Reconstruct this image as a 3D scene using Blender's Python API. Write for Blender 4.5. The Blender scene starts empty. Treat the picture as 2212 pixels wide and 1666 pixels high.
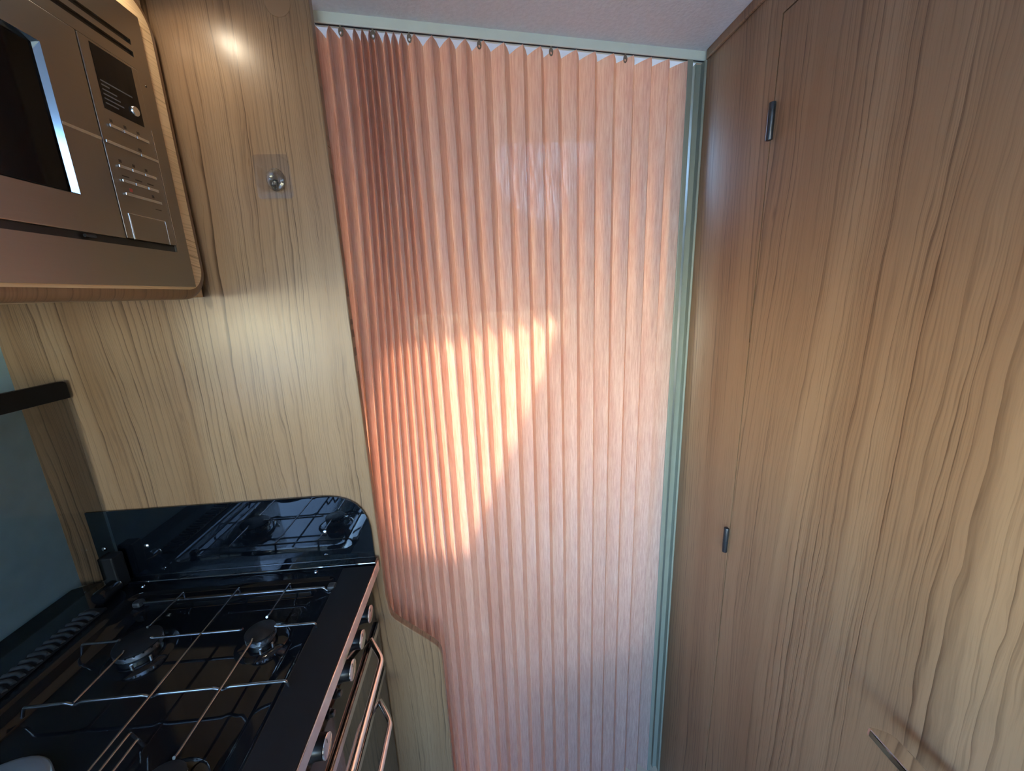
import bpy, bmesh, math, random
from mathutils import Matrix, Vector

# ------------------------------------------------------------------ camera, sky, sun, exposure
scene = bpy.context.scene
COL = scene.collection
random.seed(7)

FPX, PITCH, ROLL, YAW = 844.85, 0.2333015, -0.0379146, 0.0696414
CAM = Vector((0.0, 0.0, 1.50))
fw = Vector((math.sin(YAW) * math.cos(PITCH), math.cos(YAW) * math.cos(PITCH), -math.sin(PITCH)))
rt = fw.cross(Vector((0, 0, 1))).normalized()
up = rt.cross(fw)
rt2 = math.cos(ROLL) * rt + math.sin(ROLL) * up
up2 = -math.sin(ROLL) * rt + math.cos(ROLL) * up
cam_d = bpy.data.cameras.new('camera')
cam_d.sensor_width = 36.0
cam_d.lens = FPX / 2212 * 36.0
cam_d.clip_start = 0.01
cam = bpy.data.objects.new('camera', cam_d)
COL.objects.link(cam)
m = Matrix((rt2, up2, -fw)).transposed().to_4x4()
m.translation = CAM
cam.matrix_world = m
scene.camera = cam

SUN = Vector((0.42, 1.0, 0.88)).normalized()          # direction towards the sun
world = bpy.data.worlds.new('sky')
scene.world = world
world.use_nodes = True
wn = world.node_tree
sky = wn.nodes.new('ShaderNodeTexSky')
sky.sky_type = 'NISHITA'
sky.sun_disc = False
sky.sun_elevation = math.asin(SUN.z)
sky.sun_rotation = math.atan2(SUN.x, SUN.y)
sky.air_density = 1.0
sky.dust_density = 0.1
sky.ozone_density = 3.0
bg = wn.nodes['Background']
bg.inputs['Strength'].default_value = 3.3
wn.links.new(sky.outputs[0], bg.inputs[0])

sun_d = bpy.data.lights.new('sun', 'SUN')
sun_d.energy = 14.0
sun_d.angle = math.radians(1.4)
sun_d.color = (1.0, 0.96, 0.90)
sun_o = bpy.data.objects.new('sun', sun_d)
COL.objects.link(sun_o)
sun_o.rotation_euler = SUN.to_track_quat('Z', 'Y').to_euler()
sun_o.location = (1.5, 4, 5)

scene.view_settings.view_transform = 'Standard'
scene.view_settings.look = 'None'
scene.view_settings.gamma = 1.0
scene.view_settings.use_curve_mapping = False
scene.view_settings.exposure = 0.06
scene.cycles.max_bounces = 7
scene.cycles.diffuse_bounces = 4
scene.cycles.glossy_bounces = 4
scene.cycles.transmission_bounces = 6
scene.cycles.transparent_max_bounces = 12
scene.cycles.sample_clamp_indirect = 6.0
scene.cycles.use_adaptive_sampling = True
scene.cycles.adaptive_threshold = 0.05

# ------------------------------------------------------------------ node helpers and materials
class NT:
    def __init__(self, name):
        self.m = bpy.data.materials.new(name)
        self.m.use_nodes = True
        self.t = self.m.node_tree
        self.b = self.t.nodes['Principled BSDF']
        self.out = self.t.nodes['Material Output']
    def put(self, sock, v):
        if hasattr(v, 'is_output'):
            self.t.links.new(v, sock)
        else:
            sock.default_value = v
    def math(self, op, a, b=0.0, c=0.0, clamp=False):
        n = self.t.nodes.new('ShaderNodeMath')
        n.operation = op
        n.use_clamp = clamp
        for i, v in enumerate((a, b, c)):
            self.put(n.inputs[i], v)
        return n.outputs[0]
    def obj(self):
        n = self.t.nodes.new('ShaderNodeTexCoord')
        s = self.t.nodes.new('ShaderNodeSeparateXYZ')
        self.t.links.new(n.outputs['Object'], s.inputs[0])
        return s.outputs
    def comb(self, x, y, z=0.0):
        n = self.t.nodes.new('ShaderNodeCombineXYZ')
        for i, v in enumerate((x, y, z)):
            self.put(n.inputs[i], v)
        return n.outputs[0]
    def noise(self, vec, detail=2.0, rough=0.5, scale=1.0):
        n = self.t.nodes.new('ShaderNodeTexNoise')
        self.put(n.inputs['Vector'], vec)
        n.inputs['Scale'].default_value = scale
        n.inputs['Detail'].default_value = detail
        n.inputs['Roughness'].default_value = rough
        return n.outputs[0]
    def mix(self, f, a, b):
        n = self.t.nodes.new('ShaderNodeMix')
        n.data_type = 'RGBA'
        self.put(n.inputs[0], f)
        self.put(n.inputs[6], a)
        self.put(n.inputs[7], b)
        return n.outputs[2]
    def rng(self, v, a, b, c=0.0, d=1.0):
        n = self.t.nodes.new('ShaderNodeMapRange')
        self.put(n.inputs[0], v)
        for i, x in enumerate((a, b, c, d)):
            n.inputs[i + 1].default_value = x
        return n.outputs[0]
    def bump(self, h, strength=0.2, dist=0.001):
        n = self.t.nodes.new('ShaderNodeBump')
        self.put(n.inputs['Height'], h)
        n.inputs['Strength'].default_value = strength
        n.inputs['Distance'].default_value = dist
        self.t.links.new(n.outputs[0], self.b.inputs['Normal'])
    def set(self, col=None, rough=None, metal=None, spec=None, coat=None):
        if col is not None:
            self.put(self.b.inputs['Base Color'], col)
        if rough is not None:
            self.put(self.b.inputs['Roughness'], rough)
        if metal is not None:
            self.b.inputs['Metallic'].default_value = metal
        if spec is not None:
            self.b.inputs['Specular IOR Level'].default_value = spec
        if coat is not None:
            self.b.inputs['Coat Weight'].default_value = coat
        return self.m

def rgb(r, g, b):
    f = lambda c: ((c / 255 + 0.055) / 1.055) ** 2.4 if c > 10 else c / 255 / 12.92
    return (f(r), f(g), f(b), 1.0)

def plain(name, col, rough=0.5, metal=0.0, spec=0.5, vary=0.06, scale=30.0):
    k = NT(name)
    o = k.obj()
    n = k.noise(k.comb(o[0], o[1], o[2]), 1.0, 0.5, scale)
    f = k.rng(n, 0.3, 0.7)
    a = tuple(c * (1 - vary) for c in col[:3]) + (1,)
    b = tuple(min(1, c * (1 + vary)) for c in col[:3]) + (1,)
    r = k.rng(n, 0.3, 0.7, max(0.0, rough * 0.92), rough * 1.08)
    return k.set(k.mix(f, a, b), r, metal, spec)

def wood(name, ua, va, seed, lo, hi, dark, rough=0.38, ring=76.0, contrast=1.0):
    k = NT(name)
    o = k.obj()
    u, v = o[ua], o[va]
    M = k.math
    def nz(us, vs, off, det=2.0, ro=0.5, x=None):
        return k.noise(k.comb(M('MULTIPLY', u if x is None else x, us), M('MULTIPLY', v, vs), seed + off), det, ro)
    n1 = nz(2.4, 0.55, 0.0, 1.0, 0.45)
    n2 = nz(16.0, 2.6, 5.0, 3.0, 0.6)
    n3 = nz(95.0, 16.0, 9.0, 1.0, 0.6)
    w = M('ADD', u, M('MULTIPLY', M('SUBTRACT', n1, 0.5), 0.16))
    w = M('ADD', w, M('MULTIPLY', M('SUBTRACT', n2, 0.5), 0.026))
    w = M('ADD', w, M('MULTIPLY', M('SUBTRACT', n3, 0.5), 0.0036))
    # uneven ring spacing: warp the phase by a 1D noise of the ring coordinate
    ph = M('ADD', M('MULTIPLY', w, ring), M('MULTIPLY', k.noise(k.comb(M('MULTIPLY', w, 16.0), seed, 0.0), 2.0, 0.6), 5.0))
    saw = M('FRACT', ph)
    line = M('POWER', saw, 6.0)
    keep = k.rng(nz(42.0, 1.6, 2.0, 1.0, 0.5, w), 0.36, 0.66)
    line = M('MULTIPLY', line, keep)
    saw2 = M('FRACT', M('MULTIPLY', ph, 3.3))
    keep2 = k.rng(nz(20.0, 0.8, 6.0, 1.0, 0.5, w), 0.40, 0.62)
    line2 = M('MULTIPLY', M('MULTIPLY', M('POWER', saw2, 2.5), 0.42), keep2)
    fib = nz(620.0, 14.0, 4.0, 2.0, 0.65, w)
    dash = k.rng(nz(260.0, 7.0, 14.0, 1.0, 0.5, w), 0.63, 0.76, 0.0, 0.30)
    band = k.rng(nz(11.0, 0.5, 7.0, 2.0, 0.6, w), 0.30, 0.70)
    base = k.mix(band, lo, hi)
    tone = M('ADD', M('MULTIPLY', line, 0.95), line2)
    tone = M('ADD', tone, dash)
    tone = M('ADD', tone, M('MULTIPLY', M('SUBTRACT', fib, 0.5), 0.65))
    tone = M('MULTIPLY', tone, contrast, clamp=True)
    # sparse small pith flecks
    fl = k.rng(nz(30.0, 9.0, 11.0, 0.0), 0.815, 0.86, 0.0, 0.6)
    tone = M('MAXIMUM', tone, fl)
    col = k.mix(tone, base, dark)
    k.set(col, k.rng(fib, 0.2, 0.8, rough - 0.05, rough + 0.06), 0.0, 0.5)
    return k.m

WLO, WHI, WDK = (0.236, 0.138, 0.073, 1), (0.305, 0.197, 0.115, 1), (0.070, 0.036, 0.017, 1)
RLO, RHI, RDK = (0.240, 0.134, 0.072, 1), (0.325, 0.200, 0.114, 1), (0.080, 0.039, 0.018, 1)
M_ = {}
M_['wood_front'] = wood('wood_front', 0, 2, 3.1, WLO, WHI, WDK, 0.30, contrast=1.15)
M_['wood_right'] = wood('wood_right', 1, 2, 11.4, RLO, RHI, RDK, 0.40, 72.0)
M_['wood_door'] = wood('wood_door', 1, 2, 23.7, RLO, RHI, RDK, 0.40, 68.0)
M_['wood_light'] = wood('wood_light', 1, 2, 31.0, (0.74, 0.51, 0.28, 1), (0.85, 0.62, 0.37, 1), (0.38, 0.22, 0.10, 1), 0.4, 140.0)
M_['wood_light_h'] = wood('wood_light_h', 2, 1, 31.0, (0.74, 0.51, 0.28, 1), (0.85, 0.62, 0.37, 1), (0.38, 0.22, 0.10, 1), 0.4, 110.0)
M_['wood_lip'] = wood('wood_lip', 1, 2, 5.0, (0.20, 0.105, 0.045, 1), (0.26, 0.14, 0.065, 1), (0.10, 0.05, 0.02, 1), 0.4)
M_['grey_wall'] = plain('grey_wall', rgb(160, 196, 214), 0.42)
M_['sage'] = plain('sage', rgb(214, 217, 200), 0.45, vary=0.03)  # lighter, lit copy of the aluminium, used on the rail
M_['sage_shaded'] = plain('sage_shaded', rgb(132, 136, 124), 0.45, vary=0.03)  # same aluminium, with the shade of the jamb recess put into its colour
M_['gap_shade'] = plain('gap_shade', rgb(30, 28, 26), 0.7)  # dark colour standing in for the shade inside gaps
M_['cab_white'] = plain('cab_white', (0.86, 0.86, 0.85, 1), 0.8, vary=0.02)
M_['cab_grey'] = plain('cab_grey', (0.22, 0.22, 0.23, 1), 0.8)
M_['floor'] = plain('floor', rgb(196, 182, 162), 0.5)
M_['ground'] = plain('ground', (0.40, 0.45, 0.50, 1), 0.9, vary=0.2, scale=2.0)
M_['steel_room'] = plain('room_panel', (0.75, 0.73, 0.70, 1), 0.6)
M_['chrome'] = plain('chrome', (0.82, 0.80, 0.79, 1), 0.06, 1.0, vary=0.01)
M_['chrome_soft'] = plain('chrome_soft', (0.70, 0.70, 0.70, 1), 0.16, 1.0, vary=0.02)
M_['enamel'] = plain('enamel', (0.004, 0.0045, 0.006, 1), 0.07, 0.0, 0.4)
M_['black_glass'] = plain('black_glass', (0.002, 0.003, 0.005, 1), 0.02, 0.0, 0.5)
for q_ in ('enamel', 'black_glass'):
    M_[q_].node_tree.nodes['Principled BSDF'].inputs['IOR'].default_value = 1.55 if q_ == 'enamel' else 2.2
M_['display_black'] = plain('display_black', (0.004, 0.004, 0.0045, 1), 0.06, 0.0, 0.25)
M_['black_satin'] = plain('black_satin', (0.009, 0.0095, 0.011, 1), 0.45, 0.0, 0.15)
M_['iron'] = plain('iron', (0.008, 0.0085, 0.010, 1), 0.5, 0.0, 0.25)
M_['wire'] = plain('wire', (0.012, 0.0125, 0.015, 1), 0.14, 0.0, 0.7)
M_['wire'].node_tree.nodes['Principled BSDF'].inputs['IOR'].default_value = 2.2
M_['bevel_sky_tint'] = plain('bevel_sky_tint', (0.34, 0.42, 0.50, 1), 0.12, 1.0, vary=0.01)  # chrome with the sky's blue reflection mixed into its base colour
M_['alu'] = plain('alu', (0.62, 0.63, 0.64, 1), 0.28, 1.0)
M_['hotplate'] = plain('hotplate', (0.30, 0.33, 0.36, 1), 0.32, 0.75, 0.5)
M_['hinge'] = plain('hinge', (0.055, 0.06, 0.07, 1), 0.35, 0.7)
M_['cream'] = plain('cream', rgb(188, 178, 148), 0.5)
M_['cap'] = plain('cap', rgb(142, 112, 84), 0.5, vary=0.02)
M_['dark_plastic'] = plain('dark_plastic', (0.008, 0.008, 0.009, 1), 0.3)
M_['print_dark'] = plain('print_dark', (0.06, 0.045, 0.035, 1), 0.6)
M_['print_grey'] = plain('print_grey', (0.10, 0.10, 0.11, 1), 0.6)
M_['print_red'] = plain('print_red', (0.35, 0.05, 0.03, 1), 0.6)
M_['glider'] = plain('glider', rgb(118, 104, 88), 0.35)
M_['rubber'] = plain('rubber', (0.018, 0.020, 0.022, 1), 0.5)

def brushed(name, col, axis_u, axis_v):
    k = NT(name)
    o = k.obj()
    n = k.noise(k.comb(k.math('MULTIPLY', o[axis_u], 8.0), k.math('MULTIPLY', o[axis_v], 900.0)), 2.0, 0.6)
    f = k.rng(n, 0.3, 0.7)
    a = tuple(c * 0.985 for c in col) + (1,)
    b = tuple(c * 1.015 for c in col) + (1,)
    k.set(k.mix(f, a, b), 0.30, 1.0)
    return k.m
M_['steel'] = brushed('brushed_steel', (0.32, 0.285, 0.245), 1, 2)

def ceiling_mat():
    k = NT('ceiling_lining')
    o = k.obj()
    n = k.noise(k.comb(o[0], o[1], o[2]), 4.0, 0.6, 140.0)
    k.set(k.mix(k.rng(n, 0.3, 0.7), rgb(222, 221, 220), rgb(232, 231, 230)), 0.85, 0.0, 0.3)
    k.bump(n, 0.5, 0.002)
    return k.m
M_['ceiling'] = ceiling_mat()

def pane_mat(name, tint, gloss=0.06):
    k = NT(name)
    t = k.t
    o = k.obj()
    n = k.noise(k.comb(o[0], o[1], o[2]), 2.0, 0.5, 3.0)
    c1 = tuple(tint) + (1,)
    c2 = tuple(min(1.0, x * 1.02) for x in tint) + (1,)
    tr = t.nodes.new('ShaderNodeBsdfTransparent')
    k.put(tr.inputs[0], k.mix(n, c1, c2))
    gl = t.nodes.new('ShaderNodeBsdfGlossy')
    gl.inputs['Roughness'].default_value = 0.03
    lw = t.nodes.new('ShaderNodeLayerWeight')
    lw.inputs[0].default_value = 0.5
    mx = t.nodes.new('ShaderNodeMixShader')
    k.put(mx.inputs[0], k.math('MULTIPLY_ADD', k.math('POWER', lw.outputs['Facing'], 4.0), 0.85, gloss * 0.5))
    t.links.new(tr.outputs[0], mx.inputs[1])
    t.links.new(gl.outputs[0], mx.inputs[2])
    t.links.new(mx.outputs[0], k.out.inputs[0])
    return k.m
M_['pane'] = pane_mat('window_pane', (0.92, 0.95, 0.96))
M_['smoke_glass'] = pane_mat('smoked_glass', (0.74, 0.73, 0.72))
M_['film'] = pane_mat('clear_film', (0.965, 0.97, 0.985), 0.10)

def clear_plastic():
    k = NT('clear_plastic')
    o = k.obj()
    n = k.noise(k.comb(o[0], o[1], o[2]), 1.0, 0.5, 40.0)
    k.set(k.mix(n, (0.95, 0.96, 0.96, 1), (1, 1, 1, 1)), 0.03, 0.0, 0.5)
    k.b.inputs['Transmission Weight'].default_value = 1.0
    k.b.inputs['IOR'].default_value = 1.46
    return k.m
M_['clear'] = clear_plastic()

def fabric_mat():
    k = NT('pleated_fabric')
    t = k.t
    o = k.obj()
    M = k.math
    slub = k.noise(k.comb(M('MULTIPLY', o[0], 240.0), M('MULTIPLY', o[1], 240.0), M('MULTIPLY', o[2], 22.0)), 3.0, 0.7)
    wide = k.noise(k.comb(M('MULTIPLY', o[0], 60.0), M('MULTIPLY', o[1], 60.0), M('MULTIPLY', o[2], 5.0)), 1.0, 0.6)
    f = k.rng(slub, 0.32, 0.68)
    g = k.rng(wide, 0.30, 0.70)
    di = t.nodes.new('ShaderNodeBsdfDiffuse')
    k.put(di.inputs[0], k.mix(f, (0.57, 0.465, 0.42, 1), (0.67, 0.57, 0.52, 1)))
    tl = t.nodes.new('ShaderNodeBsdfTranslucent')
    ca = k.mix(f, (0.74, 0.26, 0.125, 1), (0.98, 0.54, 0.32, 1))
    cb = k.mix(f, (0.68, 0.21, 0.10, 1), (0.92, 0.42, 0.23, 1))
    k.put(tl.inputs[0], k.mix(g, ca, cb))
    tp = t.nodes.new('ShaderNodeBsdfTransparent')
    tp.inputs[0].default_value = (1.0, 0.90, 0.84, 1)
    m1 = t.nodes.new('ShaderNodeMixShader')
    m1.inputs[0].default_value = 0.47
    t.links.new(di.outputs[0], m1.inputs[1])
    t.links.new(tl.outputs[0], m1.inputs[2])
    m2 = t.nodes.new('ShaderNodeMixShader')
    k.put(m2.inputs[0], M('MULTIPLY', M('POWER', k.rng(slub, 0.30, 0.72), 3.0), 0.022))
    t.links.new(m1.outputs[0], m2.inputs[1])
    t.links.new(tp.outputs[0], m2.inputs[2])
    t.links.new(m2.outputs[0], k.out.inputs[0])
    return k.m
M_['fabric'] = fabric_mat()

def lamp_mat(name, col, strength):
    k = NT(name)
    o = k.obj()
    n = k.noise(k.comb(o[0], o[1], o[2]), 1.0, 0.5, 20.0)
    k.put(k.b.inputs['Emission Color'], k.mix(n, col, tuple(min(1, c * 1.02) for c in col[:3]) + (1,)))
    k.b.inputs['Emission Strength'].default_value = strength
    return k.m
M_['led'] = lamp_mat('led_lens', (1.0, 0.84, 0.62, 1), 250.0)

# ------------------------------------------------------------------ geometry helpers
def finish(name, bm, mat, parent=None, smooth=False, bevel=0.0, segs=2):
    me = bpy.data.meshes.new(name)
    bmesh.ops.recalc_face_normals(bm, faces=bm.faces)
    bm.to_mesh(me)
    bm.free()
    me.materials.append(M_[mat])
    o = bpy.data.objects.new(name, me)
    COL.objects.link(o)
    if parent is not None:
        L = Vector((0, 0, 0))
        p = parent
        while p is not None:
            L += p.location
            p = p.parent
        me.transform(Matrix.Translation(-L))
        o.parent = parent
    if smooth:
        for p in me.polygons:
            p.use_smooth = True
    if bevel > 0:
        md = o.modifiers.new('bevel', 'BEVEL')
        md.width = bevel
        md.segments = segs
        md.limit_method = 'ANGLE'
        md.angle_limit = math.radians(40)
    return o

def autosmooth(o, deg=40):
    me = o.data
    for p in me.polygons:
        p.use_smooth = True
    me.set_sharp_from_angle(angle=math.radians(deg))
    return o

def thing(name, label, cat, loc=(0, 0, 0), group=None):
    o = bpy.data.objects.new(name, None)
    o.empty_display_size = 0.05
    o.location = loc
    COL.objects.link(o)
    return tag(o, label, cat, group)

def tag(o, label, cat, group=None):
    o['label'] = label
    o['category'] = cat
    if group:
        o['group'] = group
    return o

def struct(o, label=None):
    o['kind'] = 'structure'
    if label:
        o['label'] = label
    return o

def box(bm, x0, x1, y0, y1, z0, z1):
    vs = [bm.verts.new((x, y, z)) for z in (z0, z1) for y in (y0, y1) for x in (x0, x1)]
    for f in ((0, 1, 3, 2), (4, 6, 7, 5), (0, 4, 5, 1), (2, 3, 7, 6), (0, 2, 6, 4), (1, 5, 7, 3)):
        bm.faces.new([vs[i] for i in f])

def boxo(name, b, mat, parent=None, bevel=0.0, segs=2):
    bm = bmesh.new()
    box(bm, *b)
    return finish(name, bm, mat, parent, bevel=bevel, segs=segs)

def prism(bm, pts, off, holes=()):
    """pts: planar 3D loop; off: extrusion vector; holes: loops cut out"""
    off = Vector(off)
    loops = [pts] + list(holes)
    edges = []
    allv = []
    for lp in loops:
        vs = [bm.verts.new(p) for p in lp]
        allv.append(vs)
        for i in range(len(vs)):
            edges.append(bm.edges.new((vs[i], vs[(i + 1) % len(vs)])))
    if holes:
        r = bmesh.ops.triangle_fill(bm, edges=edges, use_beauty=True)
        faces = [g for g in r['geom'] if isinstance(g, bmesh.types.BMFace)]
    else:
        faces = [bm.faces.new(allv[0])]
    top = {}
    for vs in allv:
        for v in vs:
            top[v] = bm.verts.new(v.co + off)
    for f in faces:
        bm.faces.new([top[v] for v in reversed(f.verts)])
    for vs in allv:
        for i in range(len(vs)):
            a, b = vs[i], vs[(i + 1) % len(vs)]
            bm.faces.new((a, b, top[b], top[a]))

def prismo(name, pts, off, mat, parent=None, holes=(), bevel=0.0, segs=2):
    bm = bmesh.new()
    prism(bm, pts, off, holes)
    return finish(name, bm, mat, parent, bevel=bevel, segs=segs)

def rrect(a0, a1, b0, b1, r, n=6, corners=(1, 1, 1, 1)):
    """2D rounded rect, counter-clockwise from a1,b0"""
    out = []
    cs = ((a1 - r, b0 + r, -90, a1, b0), (a1 - r, b1 - r, 0, a1, b1), (a0 + r, b1 - r, 90, a0, b1), (a0 + r, b0 + r, 180, a0, b0))
    for (ca, cb, s, ka, kb), on in zip(cs, corners):
        if not on:
            out.append((ka, kb))
            continue
        for i in range(n + 1):
            t = math.radians(s + 90 * i / n)
            out.append((ca + r * math.cos(t), cb + r * math.sin(t)))
    return out

def fillet(pts, rad, n=5):
    out = []
    N = len(pts)
    for i, p in enumerate(pts):
        r = rad[i]
        if r <= 0:
            out.append(p)
            continue
        p0, p1, p2 = Vector(pts[i - 1]), Vector(p), Vector(pts[(i + 1) % N])
        a = p1 + (p0 - p1).normalized() * r
        b = p1 + (p2 - p1).normalized() * r
        for k in range(n + 1):
            t = k / n
            q = a * (1 - t) ** 2 + p1 * 2 * t * (1 - t) + b * t * t
            out.append(tuple(q))
    return out

def tube(bm, path, r, n=10, cap=True):
    path = [Vector(p) for p in path]
    rings = []
    ref = None
    for i, p in enumerate(path):
        if i == 0:
            d = path[1] - p
        elif i == len(path) - 1:
            d = p - path[i - 1]
        else:
            d = (path[i + 1] - p).normalized() + (p - path[i - 1]).normalized()
        d.normalize()
        if ref is None:
            ref = Vector((0, 0, 1)) if abs(d.z) < 0.9 else Vector((1, 0, 0))
        s = d.cross(ref).normalized()
        t = s.cross(d).normalized()
        ref = t
        rr = r[i] if isinstance(r, (list, tuple)) else r
        rings.append([bm.verts.new(p + (s * math.cos(2 * math.pi * k / n) + t * math.sin(2 * math.pi * k / n)) * rr) for k in range(n)])
    for a, b in zip(rings, rings[1:]):
        for k in range(n):
            bm.faces.new((a[k], a[(k + 1) % n], b[(k + 1) % n], b[k]))
    if cap:
        bm.faces.new(list(reversed(rings[0])))
        bm.faces.new(rings[-1])

def tubeo(name, path, r, mat, parent=None, n=10):
    bm = bmesh.new()
    tube(bm, path, r, n)
    return autosmooth(finish(name, bm, mat, parent), 50)

def smooth_path(pts, rad, n=5):
    """round the inner corners of an open 3D path"""
    out = [Vector(pts[0])]
    for i in range(1, len(pts) - 1):
        p0, p1, p2 = Vector(pts[i - 1]), Vector(pts[i]), Vector(pts[i + 1])
        a = p1 + (p0 - p1).normalized() * rad
        b = p1 + (p2 - p1).normalized() * rad
        for k in range(n + 1):
            t = k / n
            out.append(a * (1 - t) ** 2 + p1 * 2 * t * (1 - t) + b * t * t)
    out.append(Vector(pts[-1]))
    return out

def lathe(bm, prof, c, axis='z', n=28):
    """prof: list of (r, h) ; closes ends when r==0"""
    c = Vector(c)
    rings = []
    for r, h in prof:
        ring = []
        if r <= 1e-6:
            v = {'z': (0, 0, h), 'x': (h, 0, 0), 'y': (0, h, 0)}[axis]
            ring = [bm.verts.new(c + Vector(v))]
        else:
            for k in range(n):
                t = 2 * math.pi * k / n
                a, b = r * math.cos(t), r * math.sin(t)
                v = {'z': (a, b, h), 'x': (h, a, b), 'y': (a, h, b)}[axis]
                ring.append(bm.verts.new(c + Vector(v)))
        rings.append(ring)
    for a, b in zip(rings, rings[1:]):
        for k in range(n):
            k2 = (k + 1) % n
            if len(a) == 1 and len(b) == 1:
                continue
            if len(a) == 1:
                bm.faces.new((a[0], b[k], b[k2]))
            elif len(b) == 1:
                bm.faces.new((a[k], a[k2], b[0]))
            else:
                bm.faces.new((a[k], a[k2], b[k2], b[k]))

def latheo(name, prof, c, mat, parent=None, axis='z', n=28, deg=40):
    bm = bmesh.new()
    lathe(bm, prof, c, axis, n)
    return autosmooth(finish(name, bm, mat, parent), deg)

# ------------------------------------------------------------------ the setting: living area
FLOOR, CEIL = -0.12, 1.9985
LW, RW, P, BACK = -0.90, 0.5244, 0.80, -2.4
RA, RB = Vector((-0.265, 0.85, 0)), Vector((0.5244, 0.966, 0))      # curtain rail, front line
RD = (RB - RA).normalized()
RN = Vector((-RD.y, RD.x, 0))

def railpt(s, off, z):
    q = RA + RD * s + RN * off
    return Vector((q.x, q.y, z))

ground = struct(boxo('ground', (-14, 14, -14, 14, -0.80, -0.75), 'ground'))
struct(boxo('floor', (-0.95, 1.15, BACK - 0.03, 2.95, FLOOR - 0.03, FLOOR), 'floor'))

# ceiling ends along the rail; roof light opening over the aisle
e0, e1 = railpt(-0.70, 0.020, CEIL), railpt(0.83, 0.020, CEIL)
cpts = [(-0.94, BACK, CEIL), (0.56, BACK, CEIL), (0.56, e1.y, CEIL), (e0.x, e0.y + 0.0, CEIL)]
cpts[3] = (-0.94, e0.y, CEIL)
hole = [(-0.45, -1.30, CEIL), (0.35, -1.30, CEIL), (0.35, -0.45, CEIL), (-0.45, -0.45, CEIL)]
struct(prismo('ceiling', cpts, (0, 0, 0.04), 'ceiling', holes=[hole]))
wnd = struct(boxo('window_1', (-0.45, 0.35, -1.30, -0.45, CEIL + 0.018, CEIL + 0.022), 'pane'))
bm = bmesh.new()
prism(bm, [(-0.49, -1.34, CEIL - 0.006), (0.39, -1.34, CEIL - 0.006), (0.39, -0.41, CEIL - 0.006), (-0.49, -0.41, CEIL - 0.006)], (0, 0, 0.006),
      [[(-0.45, -1.30, CEIL - 0.006), (0.35, -1.30, CEIL - 0.006), (0.35, -0.45, CEIL - 0.006), (-0.45, -0.45, CEIL - 0.006)]])
finish('window_frame', bm, 'cab_white', wnd)

# exterior wall with the kitchen window beside the camera
kw = [(LW, -0.62, 1.12), (LW, 0.22, 1.12), (LW, 0.22, 1.50), (LW, -0.62, 1.50)]
kd = [(LW, -2.1, 1.02), (LW, -1.1, 1.02), (LW, -1.1, 1.52), (LW, -2.1, 1.52)]
struct(prismo('wall_left', [(LW, BACK, FLOOR), (LW, 0.818, FLOOR), (LW, 0.818, CEIL), (LW, BACK, CEIL)], (-0.03, 0, 0), 'grey_wall', holes=[kw, kd]))
for nm, (y0, y1, z0, z1) in (('window_2', (-0.62, 0.22, 1.12, 1.50)), ('window_3', (-2.1, -1.1, 1.02, 1.52))):
    w = struct(boxo(nm, (LW - 0.020, LW - 0.016, y0, y1, z0, z1), 'pane'))
    bm = bmesh.new()
    prism(bm, [(LW, y0 - 0.03, z0 - 0.03), (LW, y1 + 0.03, z0 - 0.03), (LW, y1 + 0.03, z1 + 0.03), (LW, y0 - 0.03, z1 + 0.03)], (0.008, 0, 0),
          [[(LW, y0, z0), (LW, y1, z0), (LW, y1, z1), (LW, y0, z1)]])
    finish('window_frame', bm, 'cab_white', w)

rw = [(-0.75, BACK, 0.50), (0.40, BACK, 0.50), (0.40, BACK, 1.75), (-0.75, BACK, 1.75)]
struct(prismo('wall_back', [(LW - 0.03, BACK, FLOOR), (0.56, BACK, FLOOR), (0.56, BACK, CEIL), (LW - 0.03, BACK, CEIL)], (0, -0.03, 0), 'steel_room', holes=[rw]))
struct(boxo('window_4', (-0.75, 0.40, BACK - 0.020, BACK - 0.016, 0.50, 1.75), 'pane'))

# wooden partition beside the curtain, stepping out lower down
pp = [(LW, FLOOR), (-0.1415, FLOOR), (-0.1430, 0.655), (-0.2540, 0.760), (-0.2595, 0.82), (-0.2575, CEIL), (LW, CEIL)]
pp = fillet(pp, [0, 0, 0.026, 0.020, 0.0, 0, 0])
struct(prismo('wall_front', [(x, P, z) for x, z in pp], (0, 0.018, 0), 'wood_front', bevel=0.002))

# right-hand wardrobe wall: fixed stile, header, side beyond the door
DY1, DY0, DTOP = 0.7325, 0.06, 1.932
bm = bmesh.new()
box(bm, RW, RW + 0.02, DY1 + 0.0022, 1.02, FLOOR, CEIL)
box(bm, RW, RW + 0.02, DY0, DY1 + 0.0022, DTOP + 0.002, CEIL)
box(bm, RW, RW + 0.02, BACK, DY0 - 0.0012, FLOOR, CEIL)
bmesh.ops.remove_doubles(bm, verts=bm.verts, dist=1e-5)
struct(finish('wall_right', bm, 'wood_right'))
struct(boxo('trim_1', (RW - 0.006, RW, 0.10, 0.958, CEIL - 0.019, CEIL), 'wood_right', bevel=0.0025))

door = struct(boxo('door_1', (RW, RW + 0.020, DY0, DY1, FLOOR + 0.04, DTOP), 'wood_door', bevel=0.0012))
struct(boxo('wall_wardrobe_inside', (RW + 0.021, RW + 0.03, BACK, 1.02, FLOOR, CEIL), 'gap_shade'))

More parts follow.
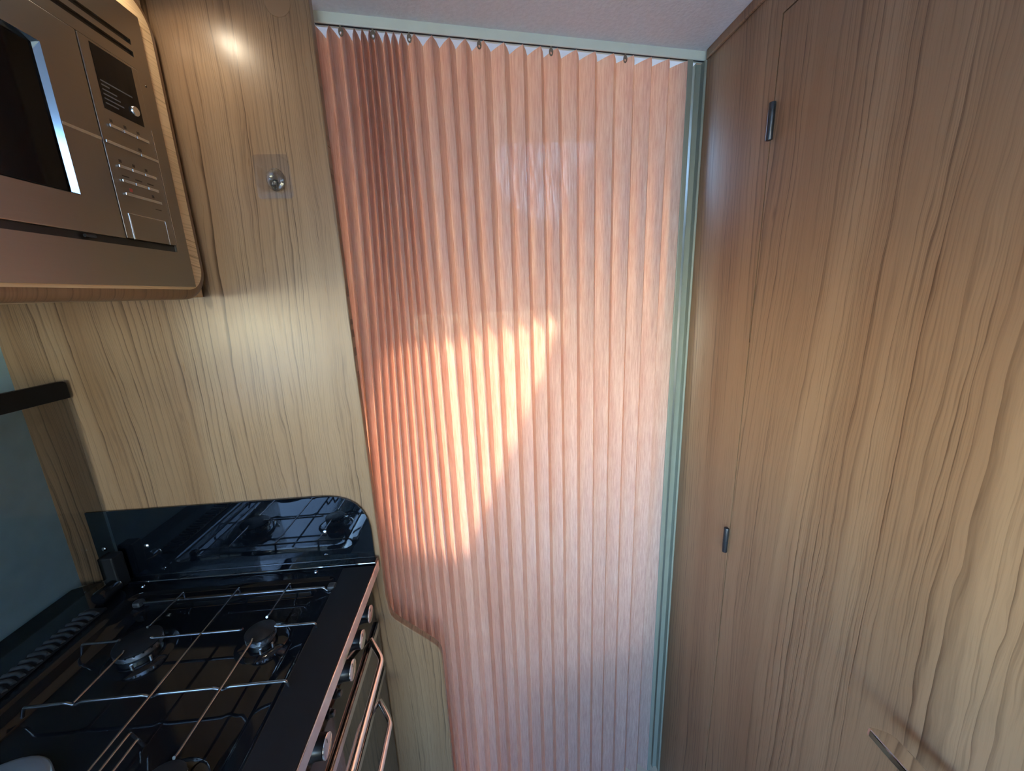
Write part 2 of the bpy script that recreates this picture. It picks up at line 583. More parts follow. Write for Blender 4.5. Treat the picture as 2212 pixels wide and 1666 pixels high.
def hinge(z0, z1, yc, ratio):
    bm = bmesh.new()
    lathe(bm, [(0.0, z0), (0.0052, z0), (0.0056, z0 + 0.001), (0.0056, z0 + (z1 - z0) * ratio - 0.0004)], (RW - 0.0035, yc, 0), 'z', 16)
    lathe(bm, [(0.0050, z0 + (z1 - z0) * ratio - 0.0004), (0.0050, z0 + (z1 - z0) * ratio + 0.0006)], (RW - 0.0035, yc, 0), 'z', 16)
    lathe(bm, [(0.0056, z0 + (z1 - z0) * ratio + 0.0006), (0.0056, z1 - 0.001), (0.0052, z1), (0.0, z1)], (RW - 0.0035, yc, 0), 'z', 16)
    bmesh.ops.remove_doubles(bm, verts=bm.verts, dist=1e-5)
    o = autosmooth(finish('hinge', bm, 'hinge', door), 40)
    o['label'] = 'dark metal barrel hinge on the wardrobe door'
    return o
hinge(1.744, 1.803, 0.732, 0.78)
hinge(0.910, 0.970, 0.739, 0.5)

# door handle: flat chrome bow on two posts
bm = bmesh.new()
hz = 0.944
prof = fillet([(0.462, 0.352), (0.486, 0.340), (0.486, 0.140), (0.462, 0.128)], [0.006, 0.010, 0.010, 0.006], 4)
prism(bm, [(x, y, hz) for x, y in prof], (0, 0, -0.011))
hd = finish('handle', bm, 'chrome', door, bevel=0.002)
hd['label'] = 'chrome bow handle'
for yy in (0.262, 0.175):
    boxo('post', (0.484, RW, yy - 0.007, yy + 0.007, hz - 0.011, hz - 0.001), 'chrome', hd, bevel=0.0015)

# ------------------------------------------------------------------ the setting: cab beyond the curtain
CZ = 2.35
def cab_wall(name, pts, off, mat, holes=()):
    return struct(prismo(name, pts, off, mat, holes=holes))
sA, sB = (1.2, CZ), (2.62, 1.38)                     # roof slope
def slope(x, y):
    t = (y - sA[0]) / (sB[0] - sA[0])
    return (x, y, sA[1] + t * (sB[1] - sA[1]))
def sun_to_slope(pt):
    k = (sB[1] - sA[1]) / (sB[0] - sA[0])
    # z = CZ + k (y - 1.2)
    t = (CZ + k * (pt[1] - sA[0]) - pt[2]) / (SUN.z - k * SUN.y)
    q = Vector(pt) + SUN * t
    return (q.x, q.y, q.z)
# roof light outline: where the sun comes in to fall on the curtain
patch = [(-0.225, 0.875, 1.372), (0.185, 0.930, 1.425), (0.150, 0.925, 1.290), (-0.075, 0.895, 0.815), (-0.235, 0.875, 0.862), (-0.300, 0.868, 1.05), (-0.290, 0.868, 1.20)]
roof_hole = [sun_to_slope(q) for q in patch]
CL, CR, CF = -0.93, 1.12, 2.95
riser0, riser1 = railpt(-0.80, 0.020, CEIL), railpt(1.10, 0.020, CEIL)
cab_wall('wall_cab_header', [riser0, riser1, (riser1.x, riser1.y, CZ), (riser0.x, riser0.y, CZ)], RN * -0.012, 'cab_white')
cab_wall('ceiling_cab', [(CL, 0.70, CZ), (CR, 0.70, CZ), (CR, sA[0], CZ), (CL, sA[0], CZ)], (0, 0, 0.03), 'cab_white')
cab_wall('ceiling_cab_slope', [slope(CL, sA[0]), slope(CR, sA[0]), slope(CR, sB[0]), slope(CL, sB[0])], (0, 0.016, 0.03), 'cab_white', [roof_hole])
side = lambda x: [(x, 0.80, FLOOR), (x, CF, FLOOR), (x, CF, 0.95), (x, sB[0], sB[1]), (x, sA[0], CZ), (x, 0.70, CZ), (x, 0.70, 1.9), (x, 0.80, 1.9)]
for nm, x, d in (('wall_cab_left', CL, -0.03), ('wall_cab_right', CR, 0.03)):
    so = [(x, 1.35, 1.40), (x, 1.85, 1.40), (x, 1.80, 1.75), (x, 1.35, 1.75)]
    cab_wall(nm, side(x), (d, 0, 0), 'cab_white', [so])
    cab_wall('window_7' if d < 0 else 'window_8', [(px_ + d * 0.6, py_, pz_) for px_, py_, pz_ in so], (0.003, 0, 0), 'pane')
cab_wall('wall_cab_end', [(RW + 0.0305, 1.0, FLOOR), (CR, 1.0, FLOOR), (CR, 1.0, CZ), (RW + 0.0305, 1.0, CZ)], (0, 0.02, 0), 'cab_white')
cab_wall('wall_cab_front', [(CL, CF, FLOOR), (CR, CF, FLOOR), (CR, CF, 0.95), (CL, CF, 0.95)], (0, 0.03, 0), 'cab_grey')
cab_wall('trim_2', [(CL, 2.2, 0.80), (CR, 2.2, 0.80), (CR, CF, 0.92), (CL, CF, 0.92)], (0, 0, 0.03), 'cab_grey')
cab_wall('cab_low_light_block', [(0.02, 1.22, FLOOR), (CR, 1.22, FLOOR), (CR, 1.22, 0.56), (0.10, 1.22, 0.50), (0.02, 1.22, 0.30)], (0, 0.02, 0), 'cab_grey')  # added unseen screen that shades the lower right of the curtain from behind
ws = [(-0.45, sB[0], sB[1]), (0.62, sB[0], sB[1]), (0.70, CF, 0.95), (-0.53, CF, 0.95)]
cab_wall('window_5', ws, (0, 0.003, 0.003), 'pane')
cab_wall('wall_pillar_left', [(CL, sB[0], sB[1]), (-0.45, sB[0], sB[1]), (-0.53, CF, 0.95), (CL, CF, 0.95)], (0, 0.02, 0.02), 'cab_white')
cab_wall('wall_pillar_right', [(0.62, sB[0], sB[1]), (CR, sB[0], sB[1]), (CR, CF, 0.95), (0.70, CF, 0.95)], (0, 0.02, 0.02), 'cab_white')
cab_wall('window_6', [(x, y + 0.006, z + 0.012) for x, y, z in roof_hole], (0, 0.002, 0.004), 'pane')

# ------------------------------------------------------------------ curtain rail, jamb and pleated curtain
rail = thing('curtain_rail', 'sage grey aluminium curtain rail fixed along the ceiling above the pleated curtain', 'rail', tuple(railpt(0.4, 0, 1.981)))
RL = (RB - RA).length
def railprism(name, prof, s0, s1, mat, parent, bevel=0.0):
    pts = [railpt(s0, o, z) for o, z in prof]
    return prismo(name, pts, RD * (s1 - s0), mat, parent, bevel=bevel)
railprism('fascia', [(0.0, 1.9985), (0.0, 1.9830), (0.0010, 1.9812), (0.0030, 1.9812), (0.0030, 1.9965), (0.020, 1.9965), (0.020, 1.9985)], -0.004, RL - 0.001, 'sage', rail)
railprism('gap_shade', [(0.0031, 1.9960), (0.0031, 1.9824), (0.0100, 1.9824), (0.0100, 1.9960)], -0.004, RL - 0.001, 'gap_shade', rail)  # solid dark bar in place of the open slot's shadow
railprism('rear_flange', [(0.0101, 1.9964), (0.0101, 1.9818), (0.0140, 1.9818), (0.0140, 1.9964)], -0.004, RL - 0.001, 'sage', rail)

T = [0.0199, 0.0444, 0.0627, 0.0763, 0.0887, 0.1008, 0.1184, 0.1318, 0.1463, 0.1691, 0.202, 0.2348, 0.2653, 0.3008, 0.3416, 0.3801, 0.4169, 0.4525, 0.4933, 0.5344, 0.5765, 0.6222, 0.6641, 0.7067, 0.7531]
B = [-0.0099, 0.0064, 0.0228, 0.0394, 0.0584, 0.0798, 0.0992, 0.1223, 0.148, 0.1717, 0.2065, 0.242, 0.2718, 0.3046, 0.3419, 0.3798, 0.4185, 0.4566, 0.4981, 0.5405, 0.5808, 0.6219, 0.6653, 0.7096, 0.7533]
T = [-0.030, -0.006] + T
B = [-0.044, -0.027] + B
ZT, ZB, PANEL = 1.9790, FLOOR + 0.015, 0.0430
curtain = thing('pleated_curtain', 'coral pink pleated blind curtain drawn across the doorway with sun shining through', 'curtain', tuple(railpt(0.4, 0.016, ZB)))
NZ = 30
bm = bmesh.new()
cols = []
rows = []
for j in range(NZ + 1):
    z = ZT + (ZB - ZT) * j / NZ
    h = (ZT - z) / (ZT - 0.717)
    hh = min(h, 1.35)
    f = hh * hh * (3 - 2 * hh) if hh < 1 else 1 + (hh - 1) * 0.25
    near = [a + (b - a) * f for a, b in zip(T, B)]
    row = []
    for i, s in enumerate(near):
        wob = 0.0010 * math.sin(i * 2.1 + z * 3.3) * min(1, h * 3)
        row.append((s, 0.0015 + 0.0012 * math.sin(i * 1.7) * min(1, h * 2) + wob))
        if i < len(near) - 1:
            s2 = near[i + 1]
            half = (s2 - s) / 2
            dep = math.sqrt(max(PANEL ** 2 - half ** 2, 0.018 ** 2))
            dep *= 1.0 - 0.25 * min(1, max(0, h - 0.75))
            # softly curved panels: quarter points bow a little
            mid = (s + s2) / 2 + 0.0006 * math.sin(i * 3.1 + z * 2.0)
            row.append((s + (mid - s) * 0.5 + 0.0010, dep * 0.5))
            row.append((mid, dep + 0.0012 * math.sin(i * 2.9 + z * 2.5)))
            row.append((mid + (s2 - mid) * 0.5 - 0.0010, dep * 0.5))
    rows.append([bm.verts.new(railpt(s, o, z)) for s, o in row])
for a, b in zip(rows, rows[1:]):
    for k in range(len(a) - 1):
        bm.faces.new((a[k], a[k + 1], b[k + 1], b[k]))
fab = finish('fabric', bm, 'fabric', curtain)
autosmooth(fab, 38)

# leading edge bar on the right end of the curtain
prismo('closing_bar', [railpt(0.7525, 0.000, ZB), railpt(0.7650, 0.000, ZB), railpt(0.7650, 0.030, ZB), railpt(0.7525, 0.030, ZB)], (0, 0, 1.9805 - ZB), 'sage_shaded', curtain, bevel=0.0015)
# gliders clipped to the folds
for s in (0.0389, 0.0947, 0.1598, 0.2925, 0.4396, 0.6042):
    c = railpt(s, 0.0035, 1.972)
    bm = bmesh.new()
    n = 12
    outer, inner = [], []
    for i in range(n):
        a = 2 * math.pi * i / n
        outer.append(c + RD * (0.0045 * math.cos(a)) + Vector((0, 0, 0.0075 * math.sin(a))))
        inner.append(c + RD * (0.0020 * math.cos(a)) + Vector((0, 0, -0.002 + 0.0026 * math.sin(a))))
    prism(bm, outer, RN * 0.002, [inner])
    st = [railpt(s - 0.0016, 0.0035, 1.978), railpt(s + 0.0016, 0.0035, 1.978), railpt(s + 0.0016, 0.0035, 1.9822), railpt(s - 0.0016, 0.0035, 1.9822)]
    prism(bm, st, RN * 0.002)
    finish('glider', bm, 'glider', curtain, bevel=0.0004, segs=1)

# jamb channel on the wardrobe side (U profile)
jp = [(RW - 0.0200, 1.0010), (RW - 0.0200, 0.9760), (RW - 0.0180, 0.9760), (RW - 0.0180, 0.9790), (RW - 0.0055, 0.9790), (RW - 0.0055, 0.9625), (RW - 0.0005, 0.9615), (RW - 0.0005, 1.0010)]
jm = struct(prismo('trim_3', [(x, y, FLOOR) for x, y in jp], (0, 0, 1.9805 - FLOOR), 'sage_shaded', bevel=0.0006, segs=1))

# ------------------------------------------------------------------ overhead cabinet with microwave
cabx = -0.500
cab_t = thing('overhead_cabinet', 'wooden overhead cabinet with rounded corners holding the built-in microwave', 'cabinet', (-0.70, 0.45, 1.509))
def rr3(x, inset, r):
    return [(x, a, b) for a, b in rrect(0.10 + inset, 0.7925 - inset, 1.509 + inset, 1.972 - inset, max(r - inset, 0.004), 8, (1, 1, 1, 1))]
# face and rounded lipping
prismo('surround', rr3(cabx, 0.0165, 0.055), (-0.016, 0, 0), 'wood_light_h', cab_t, holes=[[(cabx, 0.175, 1.548), (cabx, 0.730, 1.548), (cabx, 0.730, 1.910), (cabx, 0.175, 1.910)]])
bm = bmesh.new()
a_, b_ = 0.0165, 0.011
loops = []
for i in range(7):
    t = math.pi / 2 * i / 6
    loops.append([bm.verts.new(v) for v in rr3(cabx - b_ * (1 - math.cos(t)) - 0.0001, a_ * (1 - math.sin(t)), 0.055)])
loops.append([bm.verts.new(v) for v in rr3(cabx - 0.020, 0.0, 0.055)])
for A, Bq in zip(loops, loops[1:]):
    for k in range(len(A)):
        bm.faces.new((A[k], A[(k + 1) % len(A)], Bq[(k + 1) % len(A)], Bq[k]))
autosmooth(finish('edge_lipping', bm, 'wood_lip', cab_t), 40)
boxo('carcass', (LW + 0.001, cabx - 0.0185, 0.13, 0.795, 1.513, CEIL - 0.001), 'wood_light', cab_t)

mw = thing('microwave', 'built-in stainless steel microwave with dark door window and push buttons', 'microwave', (cabx, 0.45, 1.530))
F0, F1 = cabx + 0.0003, cabx + 0.0045
bm = bmesh.new()
Y0, Y1, YO0, YO1 = 0.155, 0.7475, 0.185, 0.7215
box(bm, F0, F1, Y0, Y1, 1.530, 1.5850)
box(bm, F0, F1, Y0, YO0, 1.5850, 1.9265)
box(bm, F0, F1, YO1, Y1, 1.5850, 1.9265)
box(bm, F0, F1, YO0, YO1, 1.8845, 1.9265)
box(bm, F0, F1, YO0, YO1, 1.8690, 1.8770)
box(bm, F0, F1, YO0, YO1, 1.8460, 1.8615)
finish('frame', bm, 'steel', mw)
boxo('vent_backing', (F0, F0 + 0.0004, YO0, YO1, 1.8610, 1.8850), 'dark_plastic', mw)
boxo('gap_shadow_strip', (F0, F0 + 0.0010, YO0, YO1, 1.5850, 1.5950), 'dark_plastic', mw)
# door with window opening
bm = bmesh.new()
DX0, DX1 = F0 + 0.0012, cabx + 0.0065
prism(bm, [(DX0, YO0 + 0.001, 1.5945), (DX0, 0.6262, 1.5945), (DX0, 0.6262, 1.8445), (DX0, YO0 + 0.001, 1.8445)], (DX1 - DX0, 0, 0),
      [[(DX0, 0.235, 1.6400), (DX0, 0.5735, 1.6400), (DX0, 0.5735, 1.8035), (DX0, 0.235, 1.8035)]])
mdoor = finish('door', bm, 'steel', mw, bevel=0.0010, segs=2)
bm = bmesh.new()
wy0, wy1, wz0, wz1, wd = 0.235, 0.5735, 1.6400, 1.8035, 0.0055
outer = [(DX1 + 0.0003, wy0, wz0), (DX1 + 0.0003, wy1, wz0), (DX1 + 0.0003, wy1, wz1), (DX1 + 0.0003, wy0, wz1)]
inn = [(DX1 - 0.0062, wy0 + 0.0036, wz0 + 0.0025), (DX1 - 0.0062, wy1 - 0.0036, wz0 + 0.0025), (DX1 - 0.0062, wy1 - 0.0036, wz1 - 0.0025), (DX1 - 0.0062, wy0 + 0.0036, wz1 - 0.0025)]
vo = [bm.verts.new(v) for v in outer]
vi = [bm.verts.new(v) for v in inn]
for k in range(4):
    bm.faces.new((vo[k], vo[(k + 1) % 4], vi[(k + 1) % 4], vi[k]))
finish('window_bevel', bm, 'bevel_sky_tint', mdoor)
boxo('window_glass', (DX1 - 0.0072, DX1 - 0.0062, wy0, wy1, wz0, wz1), 'display_black', mdoor)
boxo('groove_strip', (DX1, DX1 + 0.0008, 0.5745, 0.6255, 1.7185, 1.7225), 'chrome_soft', mdoor, bevel=0.0003, segs=1)
# control panel
cp = boxo('control_panel', (DX0, DX1, 0.6280, 0.7195, 1.5955, 1.8445), 'steel', mw, bevel=0.0010)
boxo('display', (DX1, DX1 + 0.0004, 0.6430, 0.7075, 1.7635, 1.8410), 'display_black', cp)
latheo('start_knob', [(0.0, 0.0030), (0.0058, 0.0030), (0.0066, 0.0022), (0.0068, 0.0)], (DX1 + 0.0004, 0.6945, 1.7800), 'chrome_soft', cp, 'x', 20)
def key(y0, y1, z, h=0.0042):
    prismo('key', [(DX1 + 0.0001, y0, z - h / 2), (DX1 + 0.0001, y1, z - h / 2), (DX1 + 0.0001, y1, z + h / 2), (DX1 + 0.0001, y0, z + h / 2)], (0.0026, 0, 0), 'chrome_soft', cp, bevel=0.0008, segs=2)
def key_row(z, cuts):
    for a, b in zip(cuts, cuts[1:]):
        key(a + 0.0006, b - 0.0006, z)
key_row(1.7430, (0.6415, 0.6635, 0.6850, 0.7080))
key_row(1.7195, (0.6290, 0.6850, 0.7190))
key_row(1.6922, (0.6405, 0.6620, 0.6845, 0.7065))
key_row(1.6735, (0.6405, 0.6620, 0.6845, 0.7050))
key_row(1.6562, (0.6405, 0.7060))
def mark(y, z, w=0.0045, h=0.004, mat='print_dark'):
    boxo('printed_mark', (DX1, DX1 + 0.00015, y - w / 2, y + w / 2, z - h / 2, z + h / 2), mat, cp)
for yy in (0.6480, 0.6700, 0.6920):
    mark(yy, 1.7500)
mark(0.6880, 1.7265, 0.006)
for yy in (0.6470, 0.6690, 0.6910):
    mark(yy, 1.6995)
for yy in (0.6500, 0.6720, 0.6930):
    mark(yy, 1.6805, 0.012, 0.0018)
mark(0.6540, 1.6635, 0.005, 0.0045, 'print_red')
mark(0.6930, 1.6635)
mark(0.6980, 1.6455, 0.012, 0.0012)
for i, (zz, ln) in enumerate(((1.7985, 0.050), (1.7935, 0.012), (1.7880, 0.022), (1.7825, 0.026), (1.7770, 0.030), (1.7715, 0.020))):
    boxo('printed_line', (DX1 + 0.0004, DX1 + 0.00055, 0.6465, 0.6465 + ln, zz - 0.0008, zz + 0.0008), 'print_grey', cp)
pb = prismo('door_release_button', [(DX1 + 0.0001, a, b) for a, b in rrect(0.6395, 0.7045, 1.5950, 1.6295, 0.004, 4, (0, 1, 1, 0))], (0.0012, 0, 0), 'steel', cp, bevel=0.0008)
bm = bmesh.new()
for a, b in (((0.6387, 1.595), (0.6387, 1.6300)), ((0.6387, 1.6300), (0.7053, 1.6300)), ((0.7053, 1.6300), (0.7053, 1.595))):
    tube(bm, [(DX1 + 0.0006, a[0], a[1]), (DX1 + 0.0006, b[0], b[1])], 0.0006, 6)
finish('button_outline', bm, 'chrome_soft', pb)
boxo('side_strip', (DX1, DX1 + 0.0006, 0.7196, 0.7206, 1.5955, 1.7640), 'chrome_soft', cp)
latheo('screw', [(0.0, 0.001), (0.0013, 0.0006), (0.0016, 0.0)], (F1, 0.7330, 1.8290), 'dark_plastic', mw, 'x', 12)
bm = bmesh.new()
tube(bm, [(F1 + 0.0005, 0.566, 1.5905), (F1 + 0.0005, 0.580, 1.5905)], 0.0022, 8)
finish('door_catch', bm, 'hinge', mw)

# ------------------------------------------------------------------ cooker
HZ, FX = 0.925, -0.262
bm = bmesh.new()
prism(bm, [(LW + 0.0005, -0.60, 0.9145), (-0.270, -0.60, 0.9145), (-0.270, 0.146, 0.9145), (-0.8615, 0.146, 0.9145), (-0.8615, P - 0.0005, 0.9145), (LW + 0.0005, P - 0.0005, 0.9145)], (0, 0, -0.034))
worktop = tag(finish('worktop', bm, 'cream'), 'cream worktop under the hob, showing at the corner behind it', 'worktop')
ck = thing('cooker', 'black gas cooker with wire pan support, chrome knobs and raised smoked glass lid', 'cooker', (-0.58, 0.45, FLOOR))
hobY0, hobY1 = 0.15, 0.7935
BX0, BX1, BY0, BY1 = -0.745, -0.335, 0.23, 0.748
# hob rim plate with chamfered far corner and basin opening
outl = [(FX - 0.0006, hobY0), (FX - 0.0006, hobY1), (-0.856, hobY1), (-0.893, 0.775), (-0.893, hobY0)]
hole_o = rrect(BX0, BX1, BY0, BY1, 0.022, 6)
bm = bmesh.new()
prism(bm, [(x, y, 0.9150) for x, y in outl], (0, 0, HZ - 0.9150), [[(x, y, 0.9150) for x, y in hole_o]])
finish('hob_plate', bm, 'enamel', ck, bevel=0.0015)
# pressed basin: stepped tray lofted from rounded rectangles
bm = bmesh.new()
steps = [(0.000, 0.9245), (0.003, 0.9215), (0.008, 0.9195), (0.026, 0.9185), (0.029, 0.9165), (0.033, 0.9105), (0.038, 0.9085), (0.050, 0.9080)]
loops = []
for ins, z in steps:
    loops.append([bm.verts.new((x, y, z)) for x, y in rrect(BX0 + ins, BX1 - ins, BY0 + ins, BY1 - ins, max(0.024 - ins * 0.2, 0.012), 6)])
for A, Bq in zip(loops, loops[1:]):
    for k in range(len(A)):
        bm.faces.new((A[k], A[(k + 1) % len(A)], Bq[(k + 1) % len(A)], Bq[k]))
bm.faces.new(loops[-1])
autosmooth(finish('basin', bm, 'enamel', ck), 60)
# satin front strip of the hob top
boxo('front_strip', (BX1 + 0.003, FX - 0.002, hobY0 + 0.002, 0.770, HZ, HZ + 0.0012), 'black_satin', ck, bevel=0.0005, segs=1)
# rear upstand strip along the splashback
boxo('rear_upstand', (-0.780, FX - 0.001, 0.7740, 0.7930, HZ, HZ + 0.0060), 'black_glass', ck, bevel=0.002)
for xx in (-0.7440, -0.3890):
    latheo('screw', [(0.0, 0.0022), (0.003, 0.0018), (0.0042, 0.0)], (xx, 0.7665, HZ), 'chrome_soft', ck, 'z', 14)
# burners
def burner(cx, cy, r):
    b = latheo('burner', [(r + 0.020, 0.9082), (r + 0.017, 0.9105), (r + 0.006, 0.9120), (r - 0.002, 0.9120), (0.0, 0.9120)], (cx, cy, 0), 'enamel', ck)
    latheo('flame_ring', [(r - 0.006, 0.9120), (r - 0.003, 0.9190), (r + 0.0005, 0.9205), (r + 0.0005, 0.9288), (r - 0.002, 0.9298), (0.0, 0.9298)], (cx, cy, 0), 'alu', b, deg=30)
    bm = bmesh.new()
    for k in range(18):
        a = 2 * math.pi * k / 18
        c, s = math.cos(a), math.sin(a)
        u, v = Vector((c, s, 0)), Vector((-s, c, 0))
        o = Vector((cx, cy, 0.9272)) + u * (r + 0.0002)
        prism(bm, [o - v * 0.0012, o + v * 0.0012, o + v * 0.0012 + Vector((0, 0, 0.0020)), o - v * 0.0012 + Vector((0, 0, 0.0020))], u * 0.0008)
    finish('flame_slots', bm, 'dark_plastic', b)
    latheo('cap', [(r + 0.0005, 0.9300), (r + 0.001, 0.9325), (r - 0.002, 0.9340), (0.004, 0.9348), (0.0, 0.9348)], (cx, cy, 0), 'iron', b)
    for a in (-1.15, -0.55):
        bm = bmesh.new()
        x, y = cx + (r + 0.008) * math.cos(a), cy + (r + 0.008) * math.sin(a)
        lathe(bm, [(0.0, 0.9210), (0.0022, 0.9205), (0.0022, 0.9118)], (x, y, 0), 'z', 10)
        autosmooth(finish('igniter', bm, 'alu', b), 40)
    return b
burner(-0.6290, 0.6120, 0.0330)
burner(-0.4220, 0.6100, 0.0235)
burner(-0.4220, 0.3850, 0.0260)
latheo('hotplate', [(0.062, 0.9082), (0.062, 0.9200), (0.0600, 0.9225), (0.056, 0.9235), (0.018, 0.9228), (0.016, 0.9215), (0.0, 0.9215)], (-0.632, 0.384, 0), 'hotplate', ck, n=40)['label'] = 'grey round electric hotplate'
# wire pan support, one bent wire after the other
GZ, gr = 0.9360, 0.0022
ps = boxo('pan_support', (-0.5245, -0.5195, 0.7175, 0.7225, GZ - 0.0045, GZ - 0.0005), 'wire', ck, bevel=0.0008)
def wire(pts, rad=0.010):
    bm = bmesh.new()
    tube(bm, smooth_path(pts, rad) if len(pts) > 2 else [Vector(p) for p in pts], gr, 8)
    autosmooth(finish('wire', bm, 'wire', ps), 60)
dn = 0.9180
wire([(-0.630, 0.7245, dn), (-0.630, 0.7225, GZ), (-0.630, 0.640, GZ), (-0.630, 0.636, GZ + 0.002)], 0.004)
wire([(-0.630, 0.588, GZ + 0.002), (-0.630, 0.584, GZ), (-0.630, 0.503, GZ)], 0.003)
wire([(-0.522, 0.7245, dn), (-0.522, 0.7225, GZ), (-0.522, 0.28, GZ), (-0.522, 0.275, dn)], 0.004)
wire([(-0.422, 0.7245, dn), (-0.422, 0.7225, GZ), (-0.422, 0.638, GZ), (-0.422, 0.634, GZ + 0.002)], 0.004)
wire([(-0.422, 0.588, GZ + 0.002), (-0.422, 0.584, GZ), (-0.422, 0.414, GZ), (-0.422, 0.410, GZ + 0.002)], 0.003)
wire([(-0.422, 0.360, GZ), (-0.422, 0.28, GZ), (-0.422, 0.275, dn)], 0.004)
wire([(-0.724, 0.612, dn), (-0.7185, 0.612, GZ), (-0.662, 0.612, GZ), (-0.657, 0.612, GZ + 0.002)], 0.004)
wire([(-0.606, 0.612, GZ + 0.002), (-0.602, 0.612, GZ), (-0.456, 0.612, GZ), (-0.4515, 0.612, GZ + 0.002)], 0.003)
wire([(-0.397, 0.612, GZ + 0.002), (-0.393, 0.612, GZ), (-0.328, 0.612, GZ), (-0.324, 0.612, dn + 0.004)], 0.004)
g = [(-0.706, 0.504, dn), (-0.699, 0.504, GZ - 0.001), (-0.640, 0.504, GZ), (-0.630, 0.504, GZ - 0.005), (-0.620, 0.504, GZ), (-0.532, 0.504, GZ), (-0.522, 0.504, GZ - 0.005), (-0.512, 0.504, GZ), (-0.433, 0.504, GZ), (-0.422, 0.504, GZ - 0.005), (-0.411, 0.504, GZ), (-0.328, 0.504, GZ), (-0.324, 0.504, dn + 0.004)]
wire(g, 0.0035)
wire([(-0.706, 0.720, dn + 0.002), (-0.699, 0.712, GZ - 0.008), (-0.352, 0.712, GZ - 0.008), (-0.345, 0.712, dn + 0.002)], 0.004)
wire([(-0.5075, 0.455, dn), (-0.5075, 0.450, GZ), (-0.5075, 0.28, GZ)], 0.004)
wire([(-0.4900, 0.445, dn), (-0.4900, 0.440, GZ), (-0.4900, 0.28, GZ)], 0.004)
wire([(-0.706, 0.385, GZ), (-0.5075, 0.385, GZ)], 0.004)
# corner clips of the pan support
for cx, cy in ((-0.337, 0.716), (-0.712, 0.716)):
    boxo('corner_clip', (cx - 0.008, cx + 0.008, cy - 0.008, cy + 0.008, 0.9190, 0.9310), 'rubber', ps, bevel=0.004)
# ribbed hinge cover along the back of the hob
hc = boxo('rear_vent', (-0.800, -0.762, 0.22, 0.7080, HZ, HZ + 0.0050), 'black_satin', ck, bevel=0.003)
for k in range(26):
    y0 = 0.695 - k * 0.0125
    bm = bmesh.new()
    pts = [(-0.797, y0 - 0.004), (-0.778, y0 + 0.0005), (-0.764, y0 - 0.006)]
    tube(bm, smooth_path([(x, y, HZ + 0.0052) for x, y in pts], 0.006), 0.0036, 8)
    autosmooth(finish('rib', bm, 'rubber', hc), 50)
# smoked glass lid standing open
lid = boxo('lid', (-0.8045, -0.8000, 0.19, 0.7900, 0.9560, 1.3620), 'smoke_glass', ck, bevel=0.0008)
lid['label'] = 'raised smoked glass hob lid'
bm = bmesh.new()
prism(bm, [(-0.8075, a, b) for a, b in rrect(0.185, 0.7925, 1.3345, 1.3680, 0.008, 4, (0, 1, 1, 0))], (0.011, 0, 0))
finish('top_bar', bm, 'black_satin', lid, bevel=0.001)
for yy in (0.770, 0.24):
    boxo('hinge_arm', (-0.8095, -0.7800, yy - 0.012, yy + 0.0150, HZ + 0.002, 1.0020), 'black_satin', lid, bevel=0.003)
    latheo('hinge_barrel', [(0.0, -0.024), (0.013, -0.024), (0.0145, -0.020), (0.0145, 0.012), (0.013, 0.016), (0.0, 0.016)], (-0.790, yy - 0.024, HZ + 0.012), 'enamel', lid, 'y', 20)
# body and front
bm = bmesh.new()
box(bm, -0.86, -0.2881, hobY0, 0.7920, FLOOR + 0.03, 0.8795)
finish('body', bm, 'black_satin', ck)
boxo('front_trim', (-0.300, FX, hobY0, 0.7915, 0.9000, HZ - 0.0004), 'chrome', ck, bevel=0.0012)
boxo('control_fascia', (-0.2879, -0.2850, hobY0, 0.7910, 0.765, 0.8995), 'display_black', ck)
def knob(y, z):
    k = latheo('knob', [(0.0, 0.0), (0.0200, 0.0), (0.0190, 0.004), (0.0165, 0.008), (0.0162, 0.0215), (0.0150, 0.0222)], (-0.2849, y, z), 'dark_plastic', ck, 'x', 28)
    latheo('chrome_face', [(0.0163, 0.0208), (0.0168, 0.0220), (0.0164, 0.0230), (0.0155, 0.0233), (0.0, 0.0233)], (-0.2849, y, z), 'chrome', k, 'x', 32, 30)
    boxo('pointer', (-0.2849 + 0.0233, -0.2849 + 0.0237, y - 0.0007, y + 0.0007, z + 0.0060, z + 0.0130), 'print_dark', k)
    k['label'] = 'black knob with chrome face'
for ky, kz in ((0.7010, 0.8640), (0.6435, 0.8600), (0.5830, 0.8570), (0.4630, 0.8560), (0.3430, 0.8560)):
    knob(ky, kz)
for by in (0.5550, 0.5220):
    latheo('ignition_button', [(0.0, 0.0100), (0.0050, 0.0098), (0.0056, 0.0085), (0.0056, 0.004), (0.0075, 0.003), (0.0075, 0.0)], (-0.2849, by, 0.8410), 'dark_plastic', ck, 'x', 18)
# grill and oven doors with tube handles
def front_door(name, z0, z1, hz_, lab):
    d = boxo(name, (-0.2879, -0.2800, hobY0, 0.7890, z0, z1), 'black_glass', ck, bevel=0.002)
    d['label'] = lab
    boxo('top_strip', (-0.2799, -0.2785, hobY0, 0.7885, z1 - 0.016, z1 - 0.001), 'chrome_soft', d)
    hx = -0.2480
    tubeo('handle', smooth_path([(-0.2800, 0.728, hz_ + 0.012), (-0.2700, 0.716, hz_ + 0.009), (hx, 0.688, hz_), (hx, 0.240, hz_), (-0.2700, 0.212, hz_ + 0.009), (-0.2800, 0.200, hz_ + 0.012)], 0.012, 6), 0.0058, 'chrome', d, 14)
front_door('grill_door', 0.640, 0.762, 0.7700 - 0.010, 'dark glass grill door')
front_door('oven_door', 0.120, 0.634, 0.5900, 'dark glass oven door')

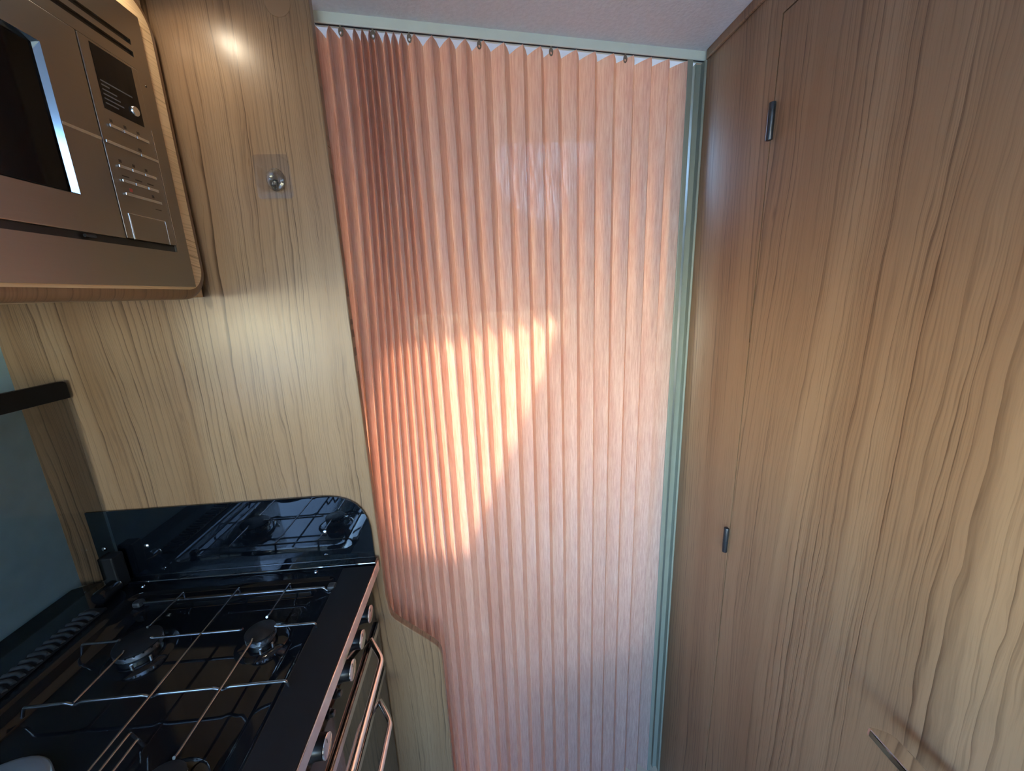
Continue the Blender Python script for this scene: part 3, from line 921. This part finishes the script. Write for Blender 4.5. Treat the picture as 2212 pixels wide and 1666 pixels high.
# ------------------------------------------------------------------ splashback
sp = thing('splashback', 'glossy black glass splashback with rounded corner screwed to the wooden partition', 'splashback', (-0.55, P - 0.003, 0.928))
po = fillet([(-0.842, 0.928), (-0.2700, 0.928), (-0.2700, 1.0885), (-0.842, 1.0885)], [0, 0, 0.098, 0.002], 10)
prismo('panel', [(x, P - 0.0005, z) for x, z in po], (0, -0.0050, 0), 'black_glass', sp, bevel=0.0006, segs=1)
boxo('base_strip', (-0.790, -0.2690, P - 0.0068, P - 0.0056, 0.9275, 0.9310), 'chrome_soft', sp)
for xx in (-0.7400, -0.3700):
    latheo('screw', [(0.0, -0.0026), (0.0026, -0.0024), (0.0046, -0.0010), (0.0048, 0.0)], (xx, P - 0.0055, 1.0020), 'chrome_soft', sp, 'y', 16)
latheo('screw', [(0.0, -0.0026), (0.0026, -0.0024), (0.0046, -0.0010), (0.0048, 0.0)], (-0.8250, P - 0.0055, 1.0020), 'chrome_soft', sp, 'y', 16)

# ------------------------------------------------------------------ small things on the partition
hk = thing('adhesive_hook', 'small clear plastic hook on a square adhesive film stuck to the wood', 'hook', (-0.357, P, 1.68))
prismo('film', [(x, P - 0.0003, z) for x, z in rrect(-0.3900, -0.3280, 1.6815, 1.7540, 0.006, 4)], (0, -0.0005, 0), 'film', hk)
bm = bmesh.new()
lathe(bm, [(0.0, 0.0), (0.0150, 0.0), (0.0165, -0.002), (0.0150, -0.0045), (0.0120, -0.0055), (0.0100, -0.0040), (0.0, -0.0035)], (-0.3545, P - 0.0009, 1.7120), 'y', 24)
for v in bm.verts:
    v.co.z = 1.7120 + (v.co.z - 1.7120) * 1.15
autosmooth(finish('base', bm, 'clear', hk), 35)
tubeo('hook_arm', smooth_path([(-0.3545, P - 0.004, 1.7100), (-0.3545, P - 0.006, 1.7000), (-0.3545, P - 0.014, 1.6965), (-0.3545, P - 0.0165, 1.7060)], 0.004, 4), [0.0045] * 1 + [0.0042] * 10 + [0.003], 'clear', hk, 12)
tag(latheo('cover_cap', [(0.0, -0.0008), (0.0200, -0.0007), (0.0206, 0.0)], (-0.3075, P - 0.0001, 1.9790), 'cap', None, 'y', 32), 'flat round brown cover cap on the wood near the ceiling', 'cap')

# ------------------------------------------------------------------ ceiling spot lamp above the partition
dl = thing('ceiling_spotlight', 'small round warm ceiling spotlight in front of the wooden partition', 'lamp', (-0.458, 0.662, CEIL))
latheo('bezel', [(0.021, 0.0), (0.021, -0.006), (0.019, -0.008), (0.016, -0.007), (0.015, -0.004), (0.015, 0.0)], (-0.458, 0.662, CEIL), 'chrome_soft', dl)
latheo('lens', [(0.0, -0.0045), (0.0148, -0.0045), (0.0148, -0.001)], (-0.458, 0.662, CEIL), 'led', dl)
